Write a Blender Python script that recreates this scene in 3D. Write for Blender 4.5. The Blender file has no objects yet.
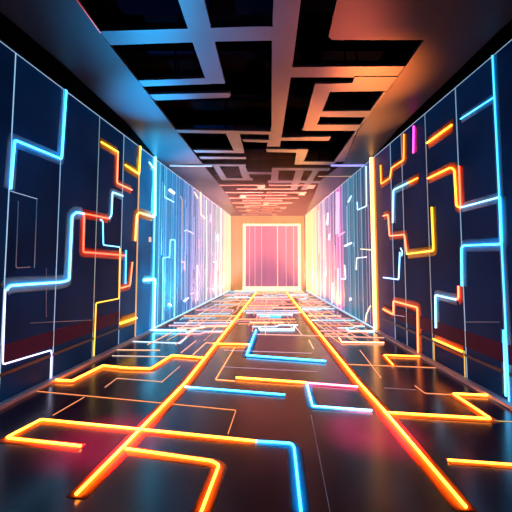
import bpy, bmesh, math, random
from mathutils import Vector
random.seed(11)
col = bpy.context.scene.collection
sc = bpy.context.scene
# ------------------------------------------------------------------ camera
PITCH = math.radians(4); F = 350.0; CX = 256.0; CY = 236.5; EYE = Vector((0, 0, 1.5))
cd = bpy.data.cameras.new('camera'); cam = bpy.data.objects.new('camera', cd); col.objects.link(cam)
cam.location = EYE; cam.rotation_euler = (math.pi/2 + PITCH, 0, 0)
cd.sensor_width = 36; cd.lens = 36*F/512; cd.shift_y = (CY-256)/512; cd.clip_start = .05
sc.camera = cam
sc.view_settings.view_transform = 'Standard'; sc.view_settings.look = 'None'
sc.view_settings.gamma = 1; sc.view_settings.exposure = 0; sc.view_settings.use_curve_mapping = False

ZC = 3.82                      # underside of the ceiling
YE = 17.75                     # the end wall
def ray(x, y):
    a = (x-CX)/F; b = -(y-CY)/F
    return Vector((a, math.cos(PITCH)-b*math.sin(PITCH), math.sin(PITCH)+b*math.cos(PITCH)))
def on_z(x, y, z=0.0):
    d = ray(x, y); return EYE + d*((z-EYE.z)/d.z)
class Plane:                   # an upright wall with its front face through A and B
    def __init__(s, A, B, n):
        s.A = A; s.u = (B-A).normalized(); s.n = n
    def hit(s, x, y):
        d = ray(x, y); return EYE + d*((s.A-EYE).dot(s.n)/d.dot(s.n))
    def at_y(s, yy, z=0.0):
        t = (yy-s.A.y)/s.u.y; p = s.A+s.u*t; return Vector((p.x, p.y, z))
A, B = on_z(0, 406), on_z(230, 291); u = (B-A).normalized()
WL = Plane(A, B, Vector((u.y, -u.x, 0)))
A, B = on_z(512, 406), on_z(306, 291); u = (B-A).normalized()
WR = Plane(A, B, Vector((-u.y, u.x, 0)))

# ------------------------------------------------------------------ materials
def nodes(name):
    m = bpy.data.materials.new(name); m.use_nodes = True
    return m, m.node_tree.nodes, m.node_tree.links, m.node_tree.nodes['Principled BSDF']
def surf(name, c, rough=.4, metal=0, noise=0.0, scale=8, coat=0, spec=.5):
    m, N, L, b = nodes(name)
    b.inputs['Roughness'].default_value = rough; b.inputs['Metallic'].default_value = metal
    b.inputs['Coat Weight'].default_value = coat; b.inputs['Coat Roughness'].default_value = .05
    b.inputs['Specular IOR Level'].default_value = spec
    tc = N.new('ShaderNodeTexCoord'); nz = N.new('ShaderNodeTexNoise'); nz.inputs['Scale'].default_value = scale
    nz.inputs['Detail'].default_value = 4
    L.new(tc.outputs['Object'], nz.inputs['Vector'])
    r = N.new('ShaderNodeValToRGB'); k0 = 1-noise; k1 = 1+noise
    r.color_ramp.elements[0].position = .3; r.color_ramp.elements[1].position = .7
    r.color_ramp.elements[0].color = (c[0]*k0, c[1]*k0, c[2]*k0, 1)
    r.color_ramp.elements[1].color = (c[0]*k1, c[1]*k1, c[2]*k1, 1)
    L.new(nz.outputs['Fac'], r.inputs['Fac']); L.new(r.outputs['Color'], b.inputs['Base Color'])
    return m
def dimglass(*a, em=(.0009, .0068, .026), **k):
    """smoked glass; faint emission painted in for coloured light on it"""
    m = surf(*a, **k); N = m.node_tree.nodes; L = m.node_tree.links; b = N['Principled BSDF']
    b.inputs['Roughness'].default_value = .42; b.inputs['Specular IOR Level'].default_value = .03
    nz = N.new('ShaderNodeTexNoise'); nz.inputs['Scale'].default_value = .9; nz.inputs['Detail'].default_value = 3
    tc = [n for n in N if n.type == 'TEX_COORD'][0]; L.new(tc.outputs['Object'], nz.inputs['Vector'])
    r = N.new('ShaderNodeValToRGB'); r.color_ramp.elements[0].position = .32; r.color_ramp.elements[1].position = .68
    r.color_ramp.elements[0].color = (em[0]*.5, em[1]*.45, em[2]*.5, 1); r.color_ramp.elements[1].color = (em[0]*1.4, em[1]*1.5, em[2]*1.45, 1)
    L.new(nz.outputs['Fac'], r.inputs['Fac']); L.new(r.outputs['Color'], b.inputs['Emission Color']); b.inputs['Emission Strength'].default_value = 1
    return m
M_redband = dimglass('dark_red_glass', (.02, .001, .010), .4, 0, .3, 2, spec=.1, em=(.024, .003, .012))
_glow = {}
def glow(c, s):
    k = (c, s)
    if k not in _glow:
        m, N, L, b = nodes('lit_diffuser')
        b.inputs['Base Color'].default_value = (.6, .6, .6, 1); b.inputs['Roughness'].default_value = .5
        b.inputs['Emission Color'].default_value = (*c, 1); b.inputs['Emission Strength'].default_value = s
        _glow[k] = m
    return _glow[k]
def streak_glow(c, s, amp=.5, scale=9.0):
    """backlit pane, its brightness and upright streaks painted into the emission"""
    m, N, L, b = nodes('emissive_pane')
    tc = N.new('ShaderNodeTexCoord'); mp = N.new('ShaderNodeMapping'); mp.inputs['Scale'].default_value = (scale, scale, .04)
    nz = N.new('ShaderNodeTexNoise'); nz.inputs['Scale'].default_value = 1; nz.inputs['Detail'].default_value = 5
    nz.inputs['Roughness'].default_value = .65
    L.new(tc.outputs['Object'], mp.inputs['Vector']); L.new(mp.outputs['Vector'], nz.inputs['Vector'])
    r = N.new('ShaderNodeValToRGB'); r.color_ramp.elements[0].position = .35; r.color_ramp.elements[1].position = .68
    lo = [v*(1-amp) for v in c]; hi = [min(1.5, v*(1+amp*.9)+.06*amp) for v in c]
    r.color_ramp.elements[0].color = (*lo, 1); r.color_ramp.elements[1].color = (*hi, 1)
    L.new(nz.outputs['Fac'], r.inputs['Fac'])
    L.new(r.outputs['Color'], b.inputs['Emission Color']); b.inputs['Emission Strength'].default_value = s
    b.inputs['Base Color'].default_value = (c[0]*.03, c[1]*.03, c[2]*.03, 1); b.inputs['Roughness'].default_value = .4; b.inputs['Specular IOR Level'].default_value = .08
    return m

CY_ = (.04, .52, 1.0); PALE = (.35, .68, 1.0); OR = (1.0, .235, .015); RED = (1.0, .10, .03); YE_ = (1.0, .58, .03)
GOLD = (1.0, .50, .14); MAG = (1.0, .05, .45); PINK = (1.0, .34, .45); WHITE = (.85, .9, 1.0); LAV = (.62, .66, 1.0); PEACH = (1.0, .55, .32); TEAL = (.1, .75, .8)
CREAM = (1.0, .72, .33)

M_floor = surf('polished_dark_floor', (.015, .0105, .046), .22, 0, .25, 3, spec=.6)
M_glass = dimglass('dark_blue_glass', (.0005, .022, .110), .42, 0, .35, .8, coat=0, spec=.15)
M_shell = surf('black_wall', (.006, .008, .014), .6, 0, .2, 4)
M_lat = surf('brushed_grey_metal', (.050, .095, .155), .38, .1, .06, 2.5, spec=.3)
M_lat_lit = surf('warm_lit_lattice_metal', (.42, .33, .28), .4, .1, .06, 2.5, spec=.3)  # lattice metal painted paler and warmer for the light on far beams
M_slab = surf('dark_slab_metal', (.024, .042, .070), .42, .1, .08, 2.5, spec=.25)
M_deck = surf('black_deck', (.0008, .001, .002), .95, 0, .2, 3, spec=.0)
M_navy = surf('navy_coffer', (.0008, .0016, .006), .95, 0, .2, 3, spec=.0)
M_black = surf('matte_black_trim', (.002, .002, .003), .9, 0, .1, 5, spec=.0)
M_curb = surf('grey_curb_metal', (.75, .70, .80), .4, .0, .15, 6)
M_rail = surf('dull_grey_rail', (.03, .04, .08), .5, 0, .1, 6)
M_hous = surf('dark_anodised_metal', (.03, .03, .04), .35, .6, .1, 8)
M_orwall = streak_glow((1.0, .34, .07), .85, .12, 3)
M_pink = None

# ------------------------------------------------------------------ building helpers
def link(name, bm, mat, parent=None, smooth=False):
    me = bpy.data.meshes.new(name); bmesh.ops.recalc_face_normals(bm, faces=bm.faces)
    bm.to_mesh(me); bm.free(); me.materials.append(mat)
    if smooth:
        for f in me.polygons: f.use_smooth = True
    o = bpy.data.objects.new(name, me); col.objects.link(o)
    if parent: o.parent = parent
    return o
def settle(o):
    """move the origin of a world-space mesh to its own base"""
    vs = [v.co.copy() for v in o.data.vertices]
    c = Vector((sum(v.x for v in vs)/len(vs), sum(v.y for v in vs)/len(vs), min(v.z for v in vs)))
    for v in o.data.vertices: v.co -= c
    o.location = c
    return o
LABELS = {}
def tag(o, label, cat, group=None, kind=None):
    o['label'] = label; o['category'] = cat
    if group: o['group'] = group
    if kind: o['kind'] = kind
    LABELS.setdefault(label, []).append(o.name)
    return o
def prism(bm, pts, z0, z1):
    lo = [bm.verts.new((p[0], p[1], z0)) for p in pts]; hi = [bm.verts.new((p[0], p[1], z1)) for p in pts]
    bm.faces.new(lo[::-1]); bm.faces.new(hi); n = len(pts)
    for i in range(n): bm.faces.new((lo[i], lo[(i+1) % n], hi[(i+1) % n], hi[i]))
def oriented(bm, o, u, v, w, ul, vl, wl):
    """box from corner o along three directions"""
    c = [bm.verts.new(o+u*(ul*i)+v*(vl*j)+w*(wl*k)) for i in (0, 1) for j in (0, 1) for k in (0, 1)]
    for f in ((0, 1, 3, 2), (4, 6, 7, 5), (0, 4, 5, 1), (2, 3, 7, 6), (0, 2, 6, 4), (1, 5, 7, 3)): bm.faces.new([c[i] for i in f])
Z = Vector((0, 0, 1))
def wallbox(bm, W, y0, y1, z0, z1, d0, d1):
    a = W.at_y(y0, z0); b = W.at_y(y1, z0)
    oriented(bm, a+W.n*d0, W.u, Z, W.n, (b-a).length, z1-z0, d1-d0)
def tube(bm, pts, rad, nrm, lift=0.0, sides=8):
    """rounded bar swept along pts, lying on a surface with normal nrm; mitred corners"""
    pts = [Vector(p) for p in pts]; n = len(pts)
    rad = rad if isinstance(rad, (list, tuple)) else [rad]*n
    rings = []
    for i in range(n):
        t0 = (pts[i]-pts[i-1]).normalized() if i else None
        t1 = (pts[i+1]-pts[i]).normalized() if i < n-1 else None
        if t0 is None: t = t1; k = 1
        elif t1 is None: t = t0; k = 1
        else:
            t = (t0+t1); t = t.normalized() if t.length > 1e-4 else t0
            k = min(2.2, 1/max(.3, t.dot(t1)))
        s = nrm.cross(t).normalized(); r = rad[i]
        ring = []
        for j in range(sides):
            a = 2*math.pi*(j+.5)/sides
            ring.append(bm.verts.new(pts[i]+s*(math.cos(a)*r*k)+nrm*(math.sin(a)*r+r*.93+lift)))
        rings.append(ring)
    for i in range(n-1):
        for j in range(sides):
            a, b = rings[i], rings[i+1]
            bm.faces.new((a[j], a[(j+1) % sides], b[(j+1) % sides], b[j]))
    bm.faces.new(rings[0][::-1]); bm.faces.new(rings[-1])
REFL = 7.0; DOME = .10
_fr = {}
def halo_mat(c):
    if c not in _fr: _fr[c] = surf('halo_base', tuple(min(.8, .07+.6*v) for v in c), .6, 0, .03, 5, spec=.3)
    return _fr[c]
def ribbon(bm, pts, half, nrm, th):
    """thin flat bar swept along pts on a surface, mitred corners"""
    n = len(pts); rings = []
    for i in range(n):
        t0 = (pts[i]-pts[i-1]).normalized() if i else None
        t1 = (pts[i+1]-pts[i]).normalized() if i < n-1 else None
        t = (t0 or t1)+(t1 or t0); t = t.normalized() if t.length > 1e-4 else t0
        k = 1/max(.45, t.dot(t1 or t0)); sd = nrm.cross(t).normalized(); h = half[i]*k
        H = half[i]*th
        rings.append([bm.verts.new(pts[i]+sd*a*h+nrm*(H*(1-a*a))) for a in (-1, -.84, -.66, -.46, -.24, 0, .24, .46, .66, .84, 1)])
    for a, b in zip(rings, rings[1:]):
        for j in range(11): bm.faces.new((a[j], a[(j+1) % 11], b[(j+1) % 11], b[j]))
    bm.faces.new(rings[0][::-1]); bm.faces.new(rings[-1])
def ease(pts, r):
    """round the inner corners of a polyline a little"""
    out = [pts[0]]
    for i in range(1, len(pts)-1):
        a, b, c = Vector(pts[i-1]), Vector(pts[i]), Vector(pts[i+1])
        d = min(r, (b-a).length*.4, (c-b).length*.4)
        p = b+(a-b).normalized()*d; q = b+(c-b).normalized()*d
        out += [p, (p+q+b*2)/4, q]
    out.append(pts[-1]); return out
def strip(name, pts, rad, nrm, c, s, label, cat, group=None, round_=.03, lift=0.0):
    pts = [Vector(p) for p in pts]
    if round_: 
        pts = ease(pts, round_)
    R_ = rad if isinstance(rad, (list, tuple)) else [rad]*len(pts)
    if lift <= 0:
        bm = bmesh.new(); tube(bm, pts, rad, nrm)
        return tag(settle(link(name, bm, glow(c, s), None, True)), label, cat, group)
    root = bpy.data.objects.new(name, None); col.objects.link(root)
    root.location = min(pts, key=lambda p: p.z)
    hf = [min(r*REFL, .11) for r in R_]
    bm = bmesh.new(); tube(bm, pts, rad, nrm, max(hf)*DOME+max(R_)*.25)
    for v in bm.verts: v.co -= root.location
    link('lit_tube', bm, glow(c, s), root, True)
    bm = bmesh.new(); ribbon(bm, pts, hf, nrm, DOME)  # low domed reflector added under the tube to catch its halo
    for v in bm.verts: v.co -= root.location
    link('halo_base', bm, halo_mat(c), root, True)
    return tag(root, label, cat, group)
UP = Vector((0, 0, 1)); DOWN = Vector((0, 0, -1))

# ------------------------------------------------------------------ the room shell
YB = -2.2
bm = bmesh.new(); a = WL.at_y(YB); b = WL.at_y(YE+.1); c = WR.at_y(YE+.1); d = WR.at_y(YB)
prism(bm, [(a.x-.2, a.y), (b.x-.2, b.y), (c.x+.2, c.y), (d.x+.2, d.y)], -.15, 0)
o = link('floor', bm, M_floor); o['kind'] = 'structure'
for W, nm in ((WL, 'wall_left'), (WR, 'wall_right')):
    bm = bmesh.new(); wallbox(bm, W, YB, YE+.2, 0, 4.62, -.20, -.045)
    o = link(nm, bm, M_shell); o['kind'] = 'structure'
bm = bmesh.new()
prism(bm, [(WL.at_y(YB).x-.2, YB), (WL.at_y(YE).x-.2, YE+.3), (WR.at_y(YE).x+.2, YE+.3), (WR.at_y(YB).x+.2, YB)], 4.5, 4.62)
o = link('ceiling', bm, M_deck); o['kind'] = 'structure'
bm = bmesh.new(); xl = WL.at_y(YE).x; xr = WR.at_y(YE).x
prism(bm, [(xl-.2, YE+.10), (xr+.2, YE+.10), (xr+.2, YE+.3), (xl-.2, YE+.3)], 0, 4.5)
o = link('wall_end', bm, M_shell); o['kind'] = 'structure'
for W, nm in ((WL, 'baseboard_left'), (WR, 'baseboard_right')):
    bm = bmesh.new(); wallbox(bm, W, YB, YE-.05, 0, .035, .0, .09)
    o = link(nm, bm, M_curb); o['kind'] = 'structure'
n_trim = 0
for W in (WL, WR):
    y1 = W.hit(*((120, 340) if W is WL else (384, 340))).y
    for z0, z1, d, mt, in ((.30, .335, .012, M_rail), (.42, .62, .006, M_redband)):
        n_trim += 1
        bm = bmesh.new(); wallbox(bm, W, YB, y1, z0, z1, 0, d)
        o = link('trim_%d' % n_trim, bm, mt); o['kind'] = 'structure'

# ------------------------------------------------------------------ dark glass wall panels near the camera
def side(W): return 'left' if W is WL else 'right'
def wpanel(W, y0, y1, mat, label, group):
    root = bpy.data.objects.new('glass_panel', None); col.objects.link(root)
    root.location = W.at_y((y0+y1)/2, 0)-W.n*.045
    bm = bmesh.new(); wallbox(bm, W, y0+.006, y1-.006, .03, ZC-.02, -.030, 0)
    for v in bm.verts: v.co -= root.location
    g = link('pane', bm, mat, root)
    bm = bmesh.new(); wallbox(bm, W, y0+.004, y1-.004, .0, ZC, -.044, -.031)
    for v in bm.verts: v.co -= root.location
    link('backing', bm, M_shell, root)
    tag(root, label, 'panel', group)
    return root
def ys(W, xs, ymid=256): return [W.hit(x, ymid).y for x in xs]
LS = ys(WL, [5.3, 56.5, 95, 120.5, 136.5, 152.5]); RS = ys(WR, [503.5, 462.5, 430, 405, 393.5, 376])
names_l = ['the two seams nearest the camera', 'second and third seams from camera', 'third and fourth seams from camera', 'fourth seam and the gold seam', 'gold seam and cyan column']
names_r = ['the two seams nearest the camera', 'second and third seams from camera', 'third and fourth seams from camera', 'fourth and fifth seams from camera', 'fifth seam and gold column']
M_mid = dimglass('column_lit_glass', (.004, .11, .34), .35, 0, .3, .8, coat=0, spec=.15, em=(.003, .09, .24))  # brighter and emissive, painting in the glow of the cyan column
M_mid3 = dimglass('column_lit_glass', (.004, .06, .2), .35, 0, .3, .8, coat=0, spec=.15, em=(.002, .022, .07))  # dimmer copy with the same painted column glow
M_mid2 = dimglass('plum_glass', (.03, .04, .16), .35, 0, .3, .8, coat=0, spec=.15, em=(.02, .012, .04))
for W, S, nm in ((WL, LS, names_l), (WR, RS, names_r)):
    wpanel(W, YB, S[0], M_glass, 'dark blue glass panel of the %s wall, nearest the camera' % side(W), side(W)+' wall glass panels')
    for i in range(5):
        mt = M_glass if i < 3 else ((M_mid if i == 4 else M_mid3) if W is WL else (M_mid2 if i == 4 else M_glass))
        wpanel(W, S[i], S[i+1], mt, 'dark glass panel of the %s wall, between %s' % (side(W), nm[i]), side(W)+' wall glass panels')
# ------------------------------------------------------------------ backlit panels further in; emission stands in for light flooding the walls
ORD = ['first', 'second', 'third', 'fourth', 'fifth', 'sixth', 'seventh', 'eighth', 'ninth', 'tenth', 'eleventh', 'twelfth', 'thirteenth', 'fourteenth', 'fifteenth', 'sixteenth', 'seventeenth', 'eighteenth', 'nineteenth', 'twentieth', 'twenty first', 'twenty second', 'twenty third', 'twenty fourth', 'twenty fifth', 'twenty sixth', 'twenty seventh', 'twenty eighth', 'twenty ninth', 'thirtieth', 'thirty first', 'thirty second', 'thirty third', 'thirty fourth', 'thirty fifth', 'thirty sixth', 'thirty seventh', 'thirty eighth', 'thirty ninth', 'fortieth']
def emissive(W, xs, cols):
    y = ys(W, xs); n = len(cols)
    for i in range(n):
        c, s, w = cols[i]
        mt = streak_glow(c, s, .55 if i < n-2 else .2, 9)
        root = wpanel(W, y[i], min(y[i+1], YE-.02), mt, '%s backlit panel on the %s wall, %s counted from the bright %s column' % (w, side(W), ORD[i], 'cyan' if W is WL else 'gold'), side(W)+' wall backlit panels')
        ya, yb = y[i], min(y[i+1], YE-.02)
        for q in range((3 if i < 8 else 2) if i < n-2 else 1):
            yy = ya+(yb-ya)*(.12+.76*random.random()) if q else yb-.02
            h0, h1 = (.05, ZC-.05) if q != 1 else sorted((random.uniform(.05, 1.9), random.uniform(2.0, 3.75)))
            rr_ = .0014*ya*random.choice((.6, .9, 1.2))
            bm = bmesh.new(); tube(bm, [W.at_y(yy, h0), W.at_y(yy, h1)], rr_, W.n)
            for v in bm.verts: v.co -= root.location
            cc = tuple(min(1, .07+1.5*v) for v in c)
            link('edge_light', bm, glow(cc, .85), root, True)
emissive(WL, [152.5, 163, 171, 178, 184.5, 190.5, 196, 201, 206, 211, 215.5, 219.5, 223.5, 228, 233.5],
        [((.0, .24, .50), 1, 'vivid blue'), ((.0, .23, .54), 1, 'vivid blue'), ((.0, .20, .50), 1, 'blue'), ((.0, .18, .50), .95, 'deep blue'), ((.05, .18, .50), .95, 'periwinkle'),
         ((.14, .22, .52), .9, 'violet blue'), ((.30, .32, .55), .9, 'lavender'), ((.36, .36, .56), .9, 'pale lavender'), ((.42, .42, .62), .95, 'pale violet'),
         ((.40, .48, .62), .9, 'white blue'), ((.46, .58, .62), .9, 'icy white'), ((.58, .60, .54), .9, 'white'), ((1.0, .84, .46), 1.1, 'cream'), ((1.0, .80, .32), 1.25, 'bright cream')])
emissive(WR, [376, 366.5, 358, 350, 343.5, 337, 331, 325.5, 320.5, 316.5, 312.5, 306.5],
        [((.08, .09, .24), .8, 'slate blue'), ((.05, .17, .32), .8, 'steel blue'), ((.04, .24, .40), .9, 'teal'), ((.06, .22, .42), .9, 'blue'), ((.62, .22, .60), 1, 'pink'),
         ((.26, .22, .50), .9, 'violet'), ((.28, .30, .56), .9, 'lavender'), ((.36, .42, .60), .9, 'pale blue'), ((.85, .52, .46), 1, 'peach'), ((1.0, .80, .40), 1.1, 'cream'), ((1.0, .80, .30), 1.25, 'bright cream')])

# ------------------------------------------------------------------ the glowing doorway at the end
root = bpy.data.objects.new('glowing_portal', None); col.objects.link(root)
px0, px1 = xl+.0, xr-.0
root.location = ((px0+px1)/2, YE+.05, 0)
def local(name, mat, boxes, par, off):
    bm = bmesh.new()
    for (x0, x1, y0, y1, z0, z1) in boxes: prism(bm, [(x0, y0), (x1, y0), (x1, y1), (x0, y1)], z0, z1)
    for v in bm.verts: v.co -= off
    return link(name, bm, mat, par)
R0 = root.location.copy()
local('surround', M_orwall, [(px0+.05, px1-.05, YE+.03, YE+.09, .02, ZC-.02)], root, R0)
dx0 = on_z(243, 291).x; 
def xat(px): return (px-CX)/F*(YE*1.0)
def zat(py):
    d = ray(256, py); return EYE.z+d.z/d.y*YE
fx0, fx1, fz0, fz1 = xat(243.5), xat(300), zat(288.5), zat(224)
t = .10
M_pane = streak_glow((.78, .16, .37), .86, .13, 2.2)
sc_ = local('screen', M_pane, [(fx0+t, fx1-t, YE-.02, YE+.02, fz0+t, fz1-t)], root, R0)
local('frame', glow(CREAM, 2.2), [(fx0-.03, fx0+t, YE-.07, YE+.03, fz0, fz1), (fx1-t, fx1+.03, YE-.07, YE+.03, fz0, fz1), (fx0+t, fx1-t, YE-.07, YE+.03, fz1-t, fz1), (fx0-.03, fx1+.03, YE-.07, YE+.03, fz0-.10, fz0+t)], root, R0)
for px in (249.5, 255, 261.5, 277.5, 286, 293.5):
    x = xat(px); w = .012 if px != 277.5 else .02
    local('light_line', glow(PINK if px != 277.5 else CREAM, 1.3), [(x-w, x+w, YE-.032, YE-.021, fz0+t, fz1-t)], root, R0)
local('threshold', glow(CREAM, 1.6), [(px0+.2, px1-.2, YE-.30, YE-.1, .0, .04)], root, R0)
tag(root, 'glowing pink doorway with cream light frame on orange surround at corridor end', 'portal')

# ------------------------------------------------------------------ wall strips
def rr(p, k=1.0):             # strip radius for a pixel width that the photograph shows
    return k
def wstrip(W, pix, width, c, s, label, group=None, cat='light strip', name='light_strip'):
    P = [W.hit(*q) for q in pix]
    dep = sum(p.y for p in P)/len(P)
    k = .62 if s > 1 else .5; g = 1.5 if s > 1 else 1.1
    return strip(name, P, width*.5*dep/F*k, W.n, c, s*g, label, cat, group or side(W)+' wall light strips', lift=(.016+.0012*dep) if s > 1.7 else 0)
def seam(W, xmid, width, c, s, label, z0=.04, z1=ZC-.03, lift=0):
    p = W.hit(xmid, 256); dep = p.y
    return strip('seam_light', [Vector((p.x, p.y, z0)), Vector((p.x, p.y, z1))], width*.5*dep/F*(.75 if s > 1 else .6), W.n, c, s*(1.6 if s > 1 else 1), label, 'light strip', side(W)+' wall upright seam lights', 0, lift=.015 if s > 1.5 else 0)
def edge(W, y0, y1, c, s, label):
    strip('edge_light', [W.at_y(y0, ZC-.03), W.at_y(y1, ZC-.03)], [.003, .014], W.n, c, s, label, 'light strip', None, 0)
edge(WL, 1.5, YE-.3, PALE, .7, 'thin pale blue light line along the top edge of the left wall')
edge(WR, 1.5, YE-.3, PALE, .6, 'thin pale light line along the top edge of the right wall')
def foot(W, y0, y1, c, s, label):
    strip('foot_light', [W.at_y(y0, .036)+W.n*.045, W.at_y(y1, .036)+W.n*.045], [.010, .020], UP, c, s, label, 'light strip', None, 0)
foot(WL, 7.5, YE-.4, (.35, .8, 1), 1.5, 'pale cyan light line along the foot of the backlit left wall')
foot(WR, 7.8, YE-.4, (.30, .75, 1), 1.4, 'pale cyan light line along the foot of the backlit right wall')
# left seams
seam(WL, 5.3, 1.7, PALE, .9, 'pale cyan upright seam line nearest the camera on the left wall')
seam(WL, 56.5, 1.3, PALE, .65, 'thin pale upright seam on the left wall, second from the camera')
seam(WL, 95, 1.2, (.35, .62, .62), .45, 'dim greenish upright seam on the left wall, third from the camera')
seam(WL, 120.5, 1.2, PALE, .55, 'thin pale blue upright seam on the left wall, fourth from the camera')
seam(WL, 136.5, 2.2, GOLD, .75, 'dull gold upright seam just before the bright cyan column of the left wall')
seam(WL, 152.5, 2.0, CY_, 1.6, 'cyan full height seam of the bright cyan column on the left wall')
seam(WR, 503.5, 2.0, CY_, 1.7, 'cyan upright seam nearest the camera on the right wall')
seam(WR, 462.5, 1.4, PALE, .6, 'thin pale upright seam on the right wall, second from the camera')
seam(WR, 430, 1.2, (.38, .55, .62), .45, 'dim grey upright seam on the right wall, third from the camera')
seam(WR, 405, 1.2, (.50, .60, .70), .5, 'dim pale upright seam on the right wall, fourth from the camera')
seam(WR, 393.5, 1.2, PALE, .55, 'thin pale upright seam on the right wall, fifth from the camera')
seam(WR, 376, 4.6, (1.0, .42, .12), 3.2, 'bright gold full height light column on the right wall')
LW = [
 ([(65, 89), (60.3, 159), (13, 140), (9, 189)], 3.2, CY_, 3.6, 'bright cyan step shaped strip hanging from the top edge, upper left wall'),
 ([(10, 191), (37, 199)], 1.4, PALE, .6, 'short dim pale line under the big cyan step on the left wall'),
 ([(36.5, 200), (34, 268)], 1.6, (.05, .25, .5), .22, 'dim blue upright line under the short pale line, left wall'),
 ([(18, 201), (15.5, 268), (30, 267)], 1.6, (.05, .25, .5), .18, 'dim blue L shaped line beside the nearest seam, left wall'),
 ([(82, 213.5), (75, 212.3), (70.5, 216), (67.5, 280), (60, 282), (8, 285.5), (4.5, 290)], 3.4, (.12, .6, 1), 3.0, 'bright cyan hook from the red box down to the nearest seam, left wall'),
 ([(4.5, 290), (1.8, 364.5), (51, 350), (50, 378)], 2.4, LAV, 1.6, 'pale lavender strip low on the left wall ending at the floor'),
 ([(82, 213.5), (96, 216), (108, 218.8)], 2.2, RED, 2.6, 'short red line at the top of the red box, left wall'),
 ([(108, 218.8), (110.5, 215), (111.5, 192), (122, 196)], 2.0, (.25, .7, 1), 1.9, 'cyan strip stepping up from the short red line to the fourth seam, left wall'),
 ([(83, 214), (82, 252), (124, 255.5)], 2.2, RED, 2.4, 'red orange L shaped strip in the middle of the left wall'),
 ([(100, 219.5), (102.3, 221), (102.8, 245), (119, 247)], 2.0, (.12, .65, 1), 1.7, 'small cyan L shaped strip inside the red box, left wall'),
 ([(100, 142), (117, 152)], 2.4, YE_, 2.4, 'short sloping yellow line near the third seam, upper left wall'),
 ([(117, 152), (116, 183), (131, 190)], 2.0, (1, .22, .08), 2.2, 'orange red strip dropping from the short yellow line, left wall'),
 ([(124, 165), (138, 174), (139.3, 146)], 2.4, YE_, 2.4, 'yellow hook under the top edge near the gold seam, left wall'),
 ([(148, 162), (153, 169)], 2.0, (.3, .8, 1), 2, 'short cyan spur at the top of the cyan column, left wall'),
 ([(153.5, 157), (152.8, 216)], 4.2, (.10, .68, 1), 4.6, 'thick bright cyan upper half of the cyan column, left wall'),
 ([(152.6, 217), (138, 212.5), (135.5, 215), (133.8, 241)], 2.6, GOLD, 1.8, 'gold hook between the gold seam and the cyan column, left wall'),
 ([(149, 237), (149, 242)], 4.5, PEACH, .9, 'small pale square light beside the cyan column, left wall'),
 ([(119.5, 248), (118.5, 298.5), (95.5, 303), (93.2, 356)], 2.0, YE_, 1.2, 'long yellow bracket reaching the floor at the third seam, left wall'),
 ([(125, 250), (124.3, 284)], 2.2, CY_, 1.8, 'short cyan upright line right of the fourth seam, left wall'),
 ([(120, 288), (129, 285.5), (131.5, 262)], 2.0, (1, .25, .1), 1.8, 'small orange red hook beside the gold seam, left wall'),
 ([(118.5, 323.5), (135, 318)], 3.0, YE_, 2.6, 'short bright yellow line low beside the gold seam, left wall'),
 ([(142, 280), (152.6, 279), (151.3, 331)], 4.6, (.12, .68, 1), 4.6, 'thick bright cyan lower half of the cyan column with a cap, left wall'),
 ([(46, 268), (46, 317)], 1.2, (.06, .2, .4), .14, 'faint blue upright line behind the lavender strip, left wall'),
 ([(30, 323), (92, 320)], 1.2, (.06, .2, .4), .12, 'faint blue level line above the red band, left wall'),
]
for pix, w, c, s, l in LW: wstrip(WL, pix, w, c, s, l)
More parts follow.
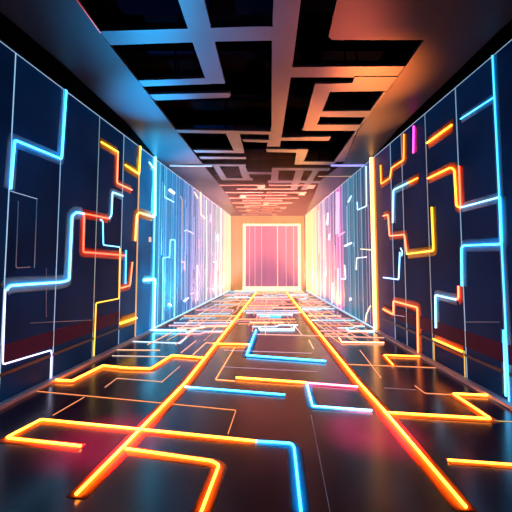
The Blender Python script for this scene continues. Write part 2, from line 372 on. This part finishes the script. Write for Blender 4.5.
RW = [
 ([(461.5, 119), (495.5, 97)], 2.2, CY_, 2.4, 'sloping cyan line at the top of the right wall'),
 ([(428.5, 143), (453.5, 125)], 3.2, OR, 5, 'short hot orange line under the top edge, right wall'),
 ([(429, 178.5), (452, 167.5), (456, 170), (458, 206), (462, 207.5)], 2.8, OR, 5, 'hot orange bracket at the second seam of the right wall'),
 ([(460.3, 166), (461.8, 206)], 2.4, RED, 3.2, 'red upright line beside the hot orange bracket, right wall'),
 ([(462, 207.5), (500, 197.3)], 2.4, (.3, .66, 1), 1.9, 'pale blue line from the orange bracket to the nearest seam, right wall'),
 ([(501.5, 197), (503.2, 244), (465, 245.5), (463, 248), (463.4, 286)], 3.0, CY_, 3.2, 'bright cyan hook between the two nearest seams, right wall'),
 ([(419, 178), (409, 183)], 2.4, OR, 3.5, 'short orange tip on the cyan hook, upper right wall'),
 ([(409, 183), (394.5, 190), (393.8, 223)], 2.2, (.3, .7, 1), 1.9, 'slim cyan hook under the short orange tip, right wall'),
 ([(433, 207), (434.8, 250.5), (408, 254)], 2.4, YE_, 1.9, 'yellow L shaped strip in the middle of the right wall'),
 ([(408, 254), (405.5, 234.5), (390.5, 236), (389, 214.5), (384, 216)], 2.0, (1, .25, .1), 1.9, 'orange red step left of the yellow L shape, right wall'),
 ([(405, 134), (404.8, 160), (392.5, 168), (391, 178), (382, 184), (381.5, 165)], 2.0, OR, 2.6, 'orange stepped strip from the top edge to the gold column, right wall'),
 ([(415, 126), (414.5, 153)], 2.4, MAG, 3.6, 'short magenta upright line under the top edge of the right wall'),
 ([(400.5, 252), (399.3, 279.5), (384, 277.5)], 2.2, (.3, .6, 1), 1.7, 'pale blue hook right of the gold column, right wall'),
 ([(384, 309), (394.5, 314.5), (394.5, 301), (418.7, 307.5), (419.5, 356)], 2.2, (1, .22, .06), 2.6, 'orange box outline low on the right wall'),
 ([(437, 328), (436.5, 295), (457, 299.5)], 2.4, (.3, .68, 1), 2.2, 'pale cyan hook below the yellow L shape, right wall'),
 ([(458, 299.5), (460, 298), (459.8, 286)], 2.6, RED, 5.5, 'short glowing red tip at the second seam, right wall'),
 ([(435, 339), (464, 351.5)], 3.0, OR, 5, 'short sloping orange line low on the right wall'),
 ([(434.3, 340), (434.8, 361)], 2.0, YE_, .7, 'dull yellow foot of the third seam, right wall'),
 ([(464.8, 351), (465.6, 378)], 2.2, YE_, .8, 'dull yellow foot of the second seam, right wall'),
 ([(505.5, 330), (507.8, 396)], 3.2, CY_, 3.2, 'bright cyan foot of the nearest seam, right wall'),
 ([(401, 248), (403, 252), (402, 256)], 1.8, PALE, 1.6, 'tiny pale squiggle beside the yellow L shape, right wall'),
 ([(395, 315), (405, 316.5)], 1.2, LAV, .5, 'faint short line inside the orange box outline, right wall'),
 ([(466, 322), (500, 322)], 1.2, (.06, .25, .45), .16, 'faint blue level line above the red band, right wall'),
]
for pix, w, c, s, l in RW: wstrip(WR, pix, w, c, s, l)
# small marks on the backlit panels, measured the same way
def marks(W, L, word):
    n = 0
    L = sorted(L, key=lambda m: m[0][0][0], reverse=W is WR)
    for pix, w, c, s, d in L:
        n += 1
        wstrip(W, pix, w, c, s, '%s on the backlit %s wall, %s small mark from the %s column' % (d, side(W), ORD[n-1], word), side(W)+' wall small marks', 'light strip', 'light_mark')
marks(WL, [
 ([(168.5, 190), (172.5, 193)], 5, (.8, .9, 1), 1.1, 'white square mark'), ([(164, 186), (164, 197), (173.5, 202)], 1.6, (.2, .8, 1), 1.6, 'cyan hook'),
 ([(162, 320), (162.5, 258), (169, 257)], 1.6, (.15, .75, 1), 1.5, 'long cyan hook'), ([(169, 258), (170, 239.5), (174.5, 240), (174, 318)], 1.6, (.15, .75, 1), 1.5, 'cyan loop'),
 ([(168, 304), (170, 305.5)], 3, (.8, .9, 1), 1.6, 'white dot'), ([(180, 196), (182, 200), (181, 300)], 1.2, PEACH, .9, 'thin peach line'),
 ([(185, 200), (185, 303)], 1.2, (.4, .7, 1), 1.0, 'thin pale blue line'), ([(181, 262), (184, 262), (184, 270)], 1.8, PINK, 1.3, 'pink bracket'), ([(183.5, 301), (187.5, 298)], 2.4, WHITE, 1.6, 'white dash'),
 ([(184, 231), (186, 230), (194, 234)], 1.4, LAV, 1.2, 'lavender check mark'), ([(190, 294), (192.5, 293)], 2, PINK, 1.3, 'pink dash'), ([(194, 192), (197, 198)], 2.2, PEACH, 1.1, 'peach dash'),
 ([(200, 190), (200, 214), (204, 218)], 2.4, PEACH, 1.2, 'peach hook'), ([(198.5, 239), (198.5, 248)], 3, PINK, 1.0, 'pink block'), ([(197, 265), (197, 300)], 1.4, WHITE, 1.1, 'white line'),
 ([(206, 200), (206, 300)], 1.2, WHITE, 1.2, 'long white line'), ([(210, 214), (210, 222)], 2.4, PINK, 1.1, 'pink mark'), ([(213, 262), (216, 262), (216, 298)], 1.3, WHITE, 1.3, 'white hook'),
 ([(217, 234), (217, 242)], 2.2, WHITE, 1.3, 'white block'), ([(221, 205), (221, 295)], 1.0, WHITE, 1.3, 'fine white line')], 'cyan')
marks(WR, [
 ([(366.5, 166), (367, 206), (358, 210), (357.5, 202)], 1.6, (.4, .8, 1), 1.5, 'pale cyan hook'), ([(373, 250), (361, 249)], 1.4, CREAM, 1.6, 'cream dash'),
 ([(367, 257), (357, 258), (356.5, 270)], 1.4, WHITE, 1.3, 'white hook'), ([(371, 306), (367, 314), (366, 322)], 2.0, PEACH, 1.5, 'peach zigzag'),
 ([(352, 196), (349, 202)], 2.6, PALE, 1.2, 'pale blue dash'), ([(352, 243), (345.5, 246)], 2.8, WHITE, 1.1, 'white dash'),
 ([(351.5, 298.5), (351, 300)], 3, WHITE, 1.6, 'white dot'), ([(345, 265), (346, 279), (342, 279)], 1.6, WHITE, 1.3, 'white bracket'),
 ([(339.3, 192), (338.8, 234)], 5.5, (1.0, .35, .9), 1.15, 'thick pink bar'), ([(345, 232), (338.5, 236)], 1.4, PINK, 1.5, 'pink tick'), ([(339, 268), (338, 306)], 2.4, PINK, 1.4, 'pink line'),
 ([(333.5, 283), (333, 303)], 2.2, LAV, 1.4, 'lavender line'), ([(328.3, 213), (328, 225)], 2.2, WHITE, 1.5, 'white line'), ([(330, 234), (329.5, 240)], 2, WHITE, 1.3, 'short white mark'),
 ([(324.5, 215), (324.3, 268)], 1.2, PEACH, 1.1, 'thin peach line'), ([(326, 270), (325, 297)], 1.3, WHITE, 1.2, 'thin white line')], 'gold')

# ------------------------------------------------------------------ floor strips
def fstrip(pix, width, c, s, label, group='floor light strips', taper=None, name='light_strip', lift=.0):
    P = [on_z(*q) for q in pix]
    if taper: R = None
    dep = sum(p.y for p in P)/len(P)
    hot = s > 5
    rad = width*.5*dep/F*(.55 if hot else .7)
    strip(name, P, rad, UP, c, s*(1.12 if hot else 1), label, 'light strip', group, .02, .026 if hot else 0)
def runway(pix, label):
    P = [on_z(*q) for q in pix]; Q = []; R = []
    for i, p in enumerate(P): Q.append(p); R.append(.0105+.0012*(p.y-2.3))
    strip('runway_light', Q, R, UP, OR, 16, label, 'light strip', 'runway light lines along the floor', 0, .028)
runway([(76, 498.5), (128, 445), (186, 384), (256, 293.5)], 'long bright orange runway line along the floor, left of the two')
runway([(466, 511.5), (384, 413), (358, 383.5), (307, 319), (287, 293.5)], 'long bright orange runway line along the floor, right of the two')
HO = 15; HC = 7
FS = [
 ([(81, 448), (6, 439.5), (41, 421), (130, 430), (256, 443)], 3.6, OR, HO, 'large orange hairpin strip at the near left of the floor'),
 ([(256, 443), (291, 445), (294, 448), (301, 514)], 3.8, CY_, HC, 'bright cyan corner strip running to the bottom edge of the floor'),
 ([(125, 450.5), (212, 463), (219, 467), (201, 515)], 4.2, OR, HO, 'orange corner strip from the left runway line to the bottom edge'),
 ([(236, 379), (306, 384)], 3.0, OR, HO, 'orange level strip between the two runway lines, left of the pink one'),
 ([(306, 384), (358, 388)], 2.6, (1, .16, .32), 9, 'pink strip joining the orange level strip to the right runway line'),
 ([(307, 385), (312.5, 407.5), (372, 412)], 2.8, (.10, .60, 1), HC, 'cyan L shaped strip under the pink strip, left of the right runway line'),
 ([(384, 414), (491, 420.5), (453, 395), (492, 397)], 3.2, OR, HO, 'orange zigzag strip right of the right runway line'),
 ([(492, 397), (514, 410)], 3.4, CY_, 6, 'short cyan strip at the foot of the right wall'),
 ([(185, 388), (285, 396)], 2.6, CY_, HC, 'cyan level strip starting at the left runway line'),
 ([(448, 461.5), (516, 466.5)], 3.2, OR, HO, 'orange strip at the near right edge of the floor'),
 ([(256, 331), (246.5, 356.5), (326, 362.5)], 2.4, CY_, HC, 'cyan L shaped strip in the middle between the runway lines'),
 ([(30, 384), (43, 381), (72, 382.5), (103, 367), (128, 369.5), (151, 370), (172, 356.5), (203, 359)], 3.0, OR, 13, 'orange stepped strip from the left wall to the left runway line'),
 ([(32, 391), (128, 400), (236, 410.5), (228, 434)], .9, (1, .3, .08), 1.5, 'thin orange line with a hooked end across the left half of the floor'),
 ([(84, 397.5), (53, 415.5)], .9, (1, .3, .1), 1.2, 'thin short sloping line inside the near left hairpin area'),
 ([(105, 387.5), (117, 378.5), (162, 382), (180, 366.5)], .9, (1, .4, .2), 1.1, 'thin bent line between the stepped strip and the left runway line'),
 ([(213, 344.8), (249, 345.5)], 2.4, OR, 11, 'short orange strip right of the left runway line, in the middle distance'),
 ([(234.5, 348), (215.5, 380), (235, 381.5)], 1.2, (1, .25, .06), 3, 'thin orange hook beside the left end of the orange level strip'),
 ([(259, 328), (260.5, 330), (294, 330), (294, 326)], 2.0, (.4, .75, 1), 5, 'pale cyan bracket between the runway lines in the far middle'),
 ([(260, 316.5), (281, 316.8)], 2.4, CY_, 4.5, 'short cyan dash between the runway lines far down the floor'),
 ([(250, 323), (284, 323)], 1.4, (1, .3, .12), 4, 'short orange dash just beyond the pale cyan bracket'),
 ([(339, 338.5), (342, 343), (384, 343.5)], 1.8, (1, .4, .2), 6, 'peach hook right of the right runway line'),
 ([(346, 328.5), (349, 331.5), (377, 331.5)], 1.8, (.55, .8, 1), 4.5, 'white blue hook at the foot of the gold column'),
 ([(309, 340.5), (313.5, 349)], 1.2, PEACH, 2, 'tiny slanting mark just left of the right runway line'),
 ([(256, 334.5), (384, 338)], 1.0, (1, .4, .3), 1.6, 'thin peach line crossing the right runway line beyond the peach hook'),
 ([(222, 367), (318, 372)], .8, (.6, .35, .5), .8, 'faint mauve line in front of the cyan L shape'),
 ([(224, 350.5), (312, 353.5)], .9, (.7, .4, .5), .9, 'faint mauve line behind the cyan L shape'),
 ([(360, 350.5), (381, 378)], .9, (1, .3, .1), 1.6, 'thin slanting orange line left of the orange floor hook'),
 ([(420, 357.5), (384, 356), (393, 366)], 2.2, OR, 10, 'small orange hook at the foot of the orange box outline'),
 ([(345, 364.5), (436, 368)], .9, (1, .3, .1), 1.6, 'thin orange line in front of the small orange hook'),
 ([(415, 386), (425, 393.5), (452, 395)], .9, (1, .3, .12), 1.4, 'thin bent tail behind the orange zigzag strip'),
 ([(492, 421), (514, 422)], .9, (.9, .6, .2), .9, 'thin dull line right of the orange zigzag strip'),
 ([(151.5, 331.5), (186, 332)], 3.0, (.2, .75, 1), 6, 'bright cyan strip at the foot of the cyan column'),
 ([(186, 334), (196, 329), (204, 327)], 1.8, PEACH, 3.5, 'short peach bend left of the left runway line, at the end of the cyan strip'),
 ([(106, 350), (160, 350.5)], 1.0, PEACH, 1.6, 'thin peach line on the floor before the yellow bracket'),
 ([(112, 356), (172, 357)], .9, (.9, .7, .6), 1.2, 'thin pale line just behind the stepped orange strip'),
 ([(128, 341.5), (180, 343.5), (188, 336.5)], 1.1, (.6, .85, 1), 2, 'thin pale blue bend in front of the cyan floor strip'),
 ([(181, 353), (196, 341)], 1.0, (1, .4, .3), 1.6, 'thin slanting peach line, nearer of two beside the left runway line'),
 ([(193, 355), (206, 343), (214, 343.5)], 1.0, (1, .35, .2), 2, 'thin slanting orange line, closer of two to the left runway line'),
 ([(128, 379.5), (163, 382.5)], .7, (.7, .6, .6), .6, 'faint line meeting the thin bent line on the left floor'),
 ([(384, 388), (416, 390)], .6, (.5, .4, .5), .4, 'faint mauve line left of the bent tail'),
 ([(311, 415), (316, 440), (330, 512)], .6, (.3, .25, .4), .25, 'faint grey floor joint from the cyan L shape to the bottom edge'),
]
for f in FS: fstrip(*f)
# many fine lines in the far half of the floor, three lanes
def lane_x(y, k):
    l = WL.at_y(y).x+.12; r = WR.at_y(y).x-.12
    a = on_z(256, 293.5); b = on_z(186, 384); xl_ = b.x+(a.x-b.x)*(y-b.y)/(a.y-b.y)
    a = on_z(287, 293.5); b = on_z(358, 383.5); xr_ = b.x+(a.x-b.x)*(y-b.y)/(a.y-b.y)
    return [(l, xl_-.06), (xl_+.06, xr_-.06), (xr_+.06, r)][k]
lanes = ['left lane', 'middle lane', 'right lane']
pal = [[(.35, .75, 1), (1, .35, .4), PEACH, (1, .3, .1), (.6, .7, 1)], [(1, .35, .15), PEACH, (.6, .7, 1), (1, .3, .3), WHITE], [PEACH, (1, .35, .4), (.5, .75, 1), (1, .3, .15), (.4, .8, 1)]]
cn = {(.35, .75, 1): 'cyan', (.6, .85, 1): 'pale blue', PEACH: 'peach', (1, .3, .1): 'orange', WHITE: 'white', (1, .35, .15): 'orange', (.6, .7, 1): 'lavender', (1, .3, .3): 'salmon', (1, .35, .4): 'pink', (.5, .75, 1): 'pale blue', (1, .3, .15): 'orange', (.4, .8, 1): 'cyan'}
for k in range(3):
    rows = []; y = 7.3 if k != 1 else 8.1
    while y < 17.1:
        rows.append(y); y += .30+.028*(y-7)
    for i, y in enumerate(rows[::-1]):
        a, b = lane_x(y, k); w = b-a
        x0 = a+w*random.choice((0, .05, .25, .4)); x1 = b-w*random.choice((0, .0, .15, .35))
        if x1-x0 < .3*w: x0, x1 = a, b
        c = pal[k][(i*2+k+random.randint(0, 1)) % 5]; dz = .22+.03*(y-7)
        typ = random.choice((0, 1, 2, 3))
        P = [(x0, y), (x1, y)]
        if typ == 1: P = [(x0, y-dz), (x0, y), (x1, y)]
        if typ == 2: P = [(x0, y), (x1, y), (x1, y+dz)]
        if typ == 3: m = (x0+x1)/2; P = [(x0, y), (m, y), (m+.1, y+dz*.8), (x1, y+dz*.8)]
        shape = ['straight', 'L shaped', 'hooked', 'stepped'][typ]
        rad = .5*y/F*random.choice((.5, .8, 1.1))
        strip('light_strip', [(p[0], p[1], 0) for p in P], rad, UP, c, random.choice((.9, 1.4, 2.0)),
              'fine %s %s floor line, far %s, %s from the doorway' % (shape, cn[c], lanes[k], ORD[i]), 'light strip', 'fine floor lines in the far '+lanes[k], .01)
        for uu in ((.2, .5) if i % 2 else (.35, .8)):
            xx = a+w*(uu+random.uniform(-.08, .08))
            strip('light_strip', [(xx, y-.9, 0), (xx*.93+.03, y+.05, 0)], rad*.7, UP, random.choice((PEACH, (1, .35, .25))), 1.1,
                  'fine lengthwise floor line, %s of far %s, %s cross line from doorway' % ('left side' if uu < .4 else 'right side', lanes[k], ORD[i]), 'light strip', 'fine lengthwise floor lines', 0)

# ------------------------------------------------------------------ ceiling slabs and lattice
def hanger(o):
    """thin rod from the bar up to the dark deck"""
    vs = o.data.vertices; zt = max(v.co.z for v in vs)
    fs = [f for f in o.data.polygons if all(abs(vs[i].co.z-zt) < 1e-4 for i in f.vertices)]
    c = max(fs, key=lambda f: f.area).center
    bm = bmesh.new(); prism(bm, [(c.x+.012*math.cos(a), c.y+.012*math.sin(a)) for a in (0, 1.05, 2.09, 3.14, 4.19, 5.24)], zt-.005, 4.5-o.location.z)
    link('hanger_rod', bm, M_black, o)
zstep = [0]
def cpoly(name, pix, label, cat='lattice bar', group='metal beams of the ceiling lattice', mat=None, z0=ZC, th=.035, kind=None):
    P = [on_z(x, y, ZC) for x, y in pix]
    zstep[0] = (zstep[0]+1) % 9
    zz = z0+zstep[0]*.0012
    bm = bmesh.new(); prism(bm, P, zz, z0+th+zstep[0]*.002)
    bmesh.ops.triangulate(bm, faces=[f for f in bm.faces if len(f.verts) > 4])
    o = settle(link(name, bm, mat or M_lat))
    tag(o, label, cat, group)
    if mat is None: hanger(o)
    return o
# the two side slabs
def wt(W, y): 
    return W.at_y(y, ZC)
Ls = [wt(WL, YB), wt(WL, YE)]
inner = [(235, 212), (228, 196), (174, 128), (138, 81), (100, 33), (78, 0), (58, -30)]
P = [wt(WL, 1.0), wt(WL, YE-.05)]+[on_z(x, y, ZC) for x, y in inner]
P = [Vector((p.x-(.0 if i > 1 else .04), min(p.y, YE-.05), 0)) for i, p in enumerate(P)]
bm = bmesh.new(); prism(bm, P, ZC, ZC+.04); bmesh.ops.triangulate(bm, faces=[f for f in bm.faces if len(f.verts) > 4])
o = settle(link('overhead_slab', bm, M_slab)); tag(o, 'long grey metal ceiling slab along the left wall, lit blue', 'soffit panel')
inner = [(306, 214), (320, 181), (345, 162), (358, 131), (388, 90), (405, 67), (424, 40), (332, 40), (328.5, 37), (337, 0), (345, -40)]
P = [on_z(x, y, ZC) for x, y in inner]+[Vector((wt(WR, 1.0).x+.04, 1.9, 0)), wt(WR, YE-.05)]
P = [Vector((p.x, min(p.y, YE-.05), 0)) for p in P]
bm = bmesh.new(); prism(bm, P, ZC, ZC+.04); bmesh.ops.triangulate(bm, faces=[f for f in bm.faces if len(f.verts) > 4])
o = settle(link('overhead_slab', bm, M_slab)); tag(o, 'wide grey metal ceiling slab along the right wall, lit orange', 'soffit panel')
cpoly('soffit_band', [(-20, -5), (60, 62), (128, 124), (152, 153), (60, 83), (-30, 12)], 'black trim band under the left ceiling slab, above the left wall', 'soffit band', None, M_black, ZC-.03, .03)
cpoly('soffit_band', [(530, 2), (490, 40), (399, 128), (377, 153), (430, 111), (540, 24)], 'black trim band under the right ceiling slab, above the right wall', 'soffit band', None, M_black, ZC-.03, .03)
CB = [
 ([(170, -30), (197, -30), (204, 0), (225, 84), (207, 84), (193, 44), (178, 0)], 'broad metal ceiling beam running lengthwise, left of the centre'),
 ([(94, 32), (256, 27), (274, 27), (273, 41), (215, 42), (100, 46), (106, 45)], 'broad cross beam of the ceiling nearest the camera, lit blue to pink'),
 ([(137, 81), (210, 78.5), (211, 84.5), (143, 87)], 'short cross beam joining the left slab to the foot of the left lengthwise beam'),
 ([(149, 95), (229, 93.3), (231, 95.5), (229, 98), (155, 101)], 'free ended cross beam with rounded pink tip, left of the centre'),
 ([(276, -40), (302, -40), (301, 0), (292, 70), (283, 128), (280, 147), (267, 147), (271.5, 128), (272, 42), (273.5, 0)], 'broad lengthwise ceiling beam in the centre, lit orange red'),
 ([(290, 68), (405, 67), (397, 78), (289, 78)], 'orange lit cross beam from the centre beam to the right slab'),
 ([(355, 77), (398, 77), (388, 91), (330, 92), (327, 84), (352, 83)], 'small orange lit plate under the nearest right cross beam'),
 ([(315, 84), (330, 84), (330, 92), (322, 112), (315, 130), (303, 130)], 'short slanting beam left of the two right ceiling holes'),
 ([(321, 111.5), (374, 111), (370, 117.5), (320, 117)], 'slim cross beam between the two right ceiling holes'),
 ([(315, 125), (360, 125), (356, 131), (303, 131)], 'cross beam below the smaller right ceiling hole'),
 ([(384, 92), (389, 92), (357, 131), (345, 162), (334, 162), (356, 131)], 'lilac lit slanting beam at the edge of the right slab'),
 ([(173, 130), (275, 132), (275, 135), (177, 133)], 'long slim cross beam from the left slab to the centre beam'),
 ([(225, 132), (239, 133), (244, 152), (234, 151.5)], 'short lengthwise beam hanging below the long slim cross beam'),
 ([(193, 150.5), (244, 151), (244, 153.5), (196, 153)], 'slim cross beam at the foot of the short lengthwise beam, left'),
 ([(199, 157), (246, 157.5), (246, 159.5), (201, 159.5)], 'thin cross beam just beyond the foot of the short lengthwise beam, left'),
 ([(180, 164.2), (246, 164.5), (246, 166.2), (180, 166)], 'thin pale cross beam lying over the left slab edge'),
 ([(213, 166), (219, 166), (227, 179), (221, 179)], 'small slanting beam on the left, lit blue grey'),
 ([(238, 165), (244.5, 165), (250.5, 179), (243, 179)], 'small slanting orange beam left of the centre'),
 ([(220, 178), (253, 178.5), (253, 180.5), (222, 180.3)], 'short cross beam at the foot of the two small slanting beams'),
 ([(242, 139.5), (272, 140.5), (272, 143), (244, 142)], 'short cross beam just left of the centre beam foot'),
 ([(280, 138), (331, 137), (329, 141), (280, 141)], 'orange lit free ended cross beam right of the centre beam'),
 ([(303, 128), (356, 128), (352, 130), (302, 130.5)], 'thin cross beam edge over the wide dark gap on the right'),
 ([(266, 149.5), (297, 150), (297, 153), (267, 152.5)], 'short cross beam below the foot of the centre beam'),
 ([(297, 149.5), (308.5, 150), (302.5, 165), (294.5, 165)], 'bright orange short slanting beam right of the centre beam foot'),
 ([(303, 161.5), (336, 162), (334, 165), (302, 164.5)], 'cross beam from the bright orange slanting beam to the right slab'),
 ([(272, 168), (279, 168), (278, 180.5), (271, 180.5)], 'small lengthwise orange beam in the centre'),
 ([(278, 168), (330, 168.5), (329, 171), (278, 170.5)], 'cross beam from the small centre beam toward the right slab'),
 ([(246, 172), (272, 172.5), (272, 174.5), (248, 174.3)], 'short cross beam left of the small centre beam'),
 ([(268, 180.5), (322, 181), (320, 183.5), (268, 183)], 'long thin cross beam at the foot of the small centre beam'),
 ([(296, 171), (304, 171), (297, 190), (290, 190)], 'small slanting orange beam right of the centre, farther out'),
 ([(313, 171), (319, 171), (307, 190), (301, 190)], 'small slanting orange beam close to the right slab'),
]
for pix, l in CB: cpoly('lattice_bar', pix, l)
# finer beams in the far part of the ceiling
def cx_in(y):
    def X(x, yy, z=ZC): return on_z(x, yy, z)
    a = X(174, 128); b = X(228, 196); l = a.x+(b.x-a.x)*(y-a.y)/(b.y-a.y)
    a = X(345, 162); b = X(320, 181); r = a.x+(b.x-a.x)*(y-a.y)/(b.y-a.y)
    return l-.05, min(r, WR.at_y(y).x-.15)+.05
ynow = on_z(256, 184, ZC).y+.15; rows = []
while ynow < YE-.4: rows.append(ynow); ynow += .56
NR = len(rows)
for i, y in enumerate(rows[::-1]):
    l, r = cx_in(y); w = r-l; cells = [(0, .48, 'left'), (.52, 1, 'right')] if i % 2 == 0 else [(.18, .80, 'middle')]
    for a, b, wd in cells:
        x0, x1 = l+w*a, l+w*b; t = .12
        bm = bmesh.new(); kind = random.choice((0, 1, 2)); d = .56
        q = [(x0, y), (x1, y), (x1, y+t), (x0, y+t)]
        if kind == 1: q = [(x0, y), (x1, y), (x1, y+t), (x0+.22, y+t), (x0+.22, y+d), (x0, y+d)]
        if kind == 2: q = [(x0, y), (x1, y), (x1, y+d), (x1-.22, y+d), (x1-.22, y+t), (x0, y+t)]
        prism(bm, q, ZC+.002*(i % 5), ZC+.04+.002*(i % 5)); bmesh.ops.triangulate(bm, faces=[f for f in bm.faces if len(f.verts) > 4])
        o = settle(link('lattice_bar', bm, M_lat_lit)); hanger(o)
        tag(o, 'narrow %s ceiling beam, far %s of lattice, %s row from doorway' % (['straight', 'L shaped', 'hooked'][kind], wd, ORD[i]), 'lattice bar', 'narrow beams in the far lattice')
# dark joists up in the gaps
for i, y in enumerate((2.6, 3.5, 4.4, 5.6, 6.9, 8.4, 10.2, 12.2)):
    bm = bmesh.new(); prism(bm, [(WL.at_y(y).x-.03, y), (WR.at_y(y).x+.03, y), (WR.at_y(y).x+.03, y+.22), (WL.at_y(y).x-.03, y+.22)], 4.24, 4.5)
    o = settle(link('dark_joist', bm, M_navy)); tag(o, 'dark navy joist across the gaps above the metal lattice, %s from the camera' % ORD[i], 'joist', 'dark joists above the lattice')
# thin light lines in the ceiling
def cstrip(pix, w, c, s, label):
    P = [on_z(x, y, ZC-.001) for x, y in pix]; dep = sum(p.y for p in P)/len(P)
    strip('light_strip', P, w*.5*dep/F, DOWN, c, s, label, 'light strip', 'light lines on the ceiling', 0)
cstrip([(76, -2), (100.5, 32.5)], 1.2, (1, .05, .07), .5, 'thin red line along the edge of the left ceiling slab at the nearest gap')
cstrip([(170, 165), (212, 165.3)], 1.6, (.3, .65, 1), .9, 'pale blue line across the left ceiling slab')
cstrip([(331, 164.5), (366, 164.5)], 2.2, (.30, .35, 1), 1.0, 'violet blue line across the right ceiling slab')
cstrip([(318, 176), (352, 176)], .8, PEACH, .5, 'thin peach line across the right ceiling slab')

# ------------------------------------------------------------------ unseen spot lights added to colour floor and ceiling
def unseen_spot(kind, loc, c, e, size=.15, spot=None, rot=None):
    l = bpy.data.lights.new('unseen_spot', kind); l.color = c; l.energy = e
    if kind == 'SPOT': l.spot_size = spot; l.spot_blend = 1; l.shadow_soft_size = size
    else: l.shadow_soft_size = size
    o = bpy.data.objects.new('unseen_spot', l); col.objects.link(o); o.location = loc
    if rot: o.rotation_euler = rot
    return o
def down(px, c, e, ang, z=3.6):  # unseen spot without fixture, added for the magenta pools on the floor
    p = on_z(*px); unseen_spot('SPOT', (p.x, p.y, z), c, e, .1, ang)
down((106, 440), (1, .01, .045), 9000, math.radians(18))
down((374, 432), (1, .01, .035), 11000, math.radians(16))
def wash(frm, px, c, e, ang, size=.12):  # unseen spot added at the wall foot to tint the ceiling
    t = on_z(px[0], px[1], ZC); d = (t-Vector(frm)); q = d.to_track_quat('-Z', 'Y').to_euler()
    unseen_spot('SPOT', frm, c, e, size, math.radians(ang), q)
def base(W, y, z=.15, off=.12):
    p = W.at_y(y, z)+W.n*off; return (p.x, p.y, z)
wash(base(WR, 7.3), (376, 84), (1, .17, .02), 7500, 18)
wash(base(WR, 7.8), (366, 122), (1, .20, .03), 5500, 20)
wash(base(WR, 9.5), (300, 158), (1, .28, .04), 3500, 22)
wash(base(WR, 7.6), (296, 84), (1, .13, .07), 2200, 34)
wash(base(WL, 7.4), (152, 104), (.0, .50, 1), 4500, 20)
wash(base(WL, 8.6), (175, 150), (.0, .6, 1), 4500, 34)
wash(base(WL, 6.9), (172, 52), (.0, .50, 1), 1700, 30)
wash(base(WR, 10.2), (275, 150), (1, .20, .03), 8000, 40)
wash(base(WL, 10.6), (215, 168), (.85, .42, .45), 3500, 36)
wash(base(WL, 12.8), (268, 196), (1, .22, .20), 7500, 74)
wash(base(WR, 12.8), (268, 196), (1, .22, .12), 7500, 74)
wash(base(WL, 15.6), (240, 207), (1, .30, .06), 2500, 60)
wash(base(WR, 15.6), (300, 207), (1, .30, .06), 2500, 60)
# light haze hanging in the far half of the corridor
def haze():
    m = bpy.data.materials.new('thin_haze'); m.use_nodes = True; N = m.node_tree.nodes; N.clear()
    o = N.new('ShaderNodeOutputMaterial'); v = N.new('ShaderNodeVolumeScatter')
    v.inputs['Density'].default_value = .045; v.inputs['Anisotropy'].default_value = .3
    m.node_tree.links.new(v.outputs[0], o.inputs['Volume'])
    bm = bmesh.new(); prism(bm, [(WL.at_y(8).x-.01, 8), (WL.at_y(YE).x-.01, YE+.05), (WR.at_y(YE).x+.01, YE+.05), (WR.at_y(8).x+.01, 8)], .0, ZC+.3)
    h = settle(link('haze', bm, m)); tag(h, 'thin glowing haze filling the far half of the corridor', 'haze', None, 'stuff')
haze()
w = bpy.data.worlds.new('world'); sc.world = w; w.use_nodes = True
w.node_tree.nodes['Background'].inputs[0].default_value = (.004, .006, .014, 1); w.node_tree.nodes['Background'].inputs[1].default_value = .3
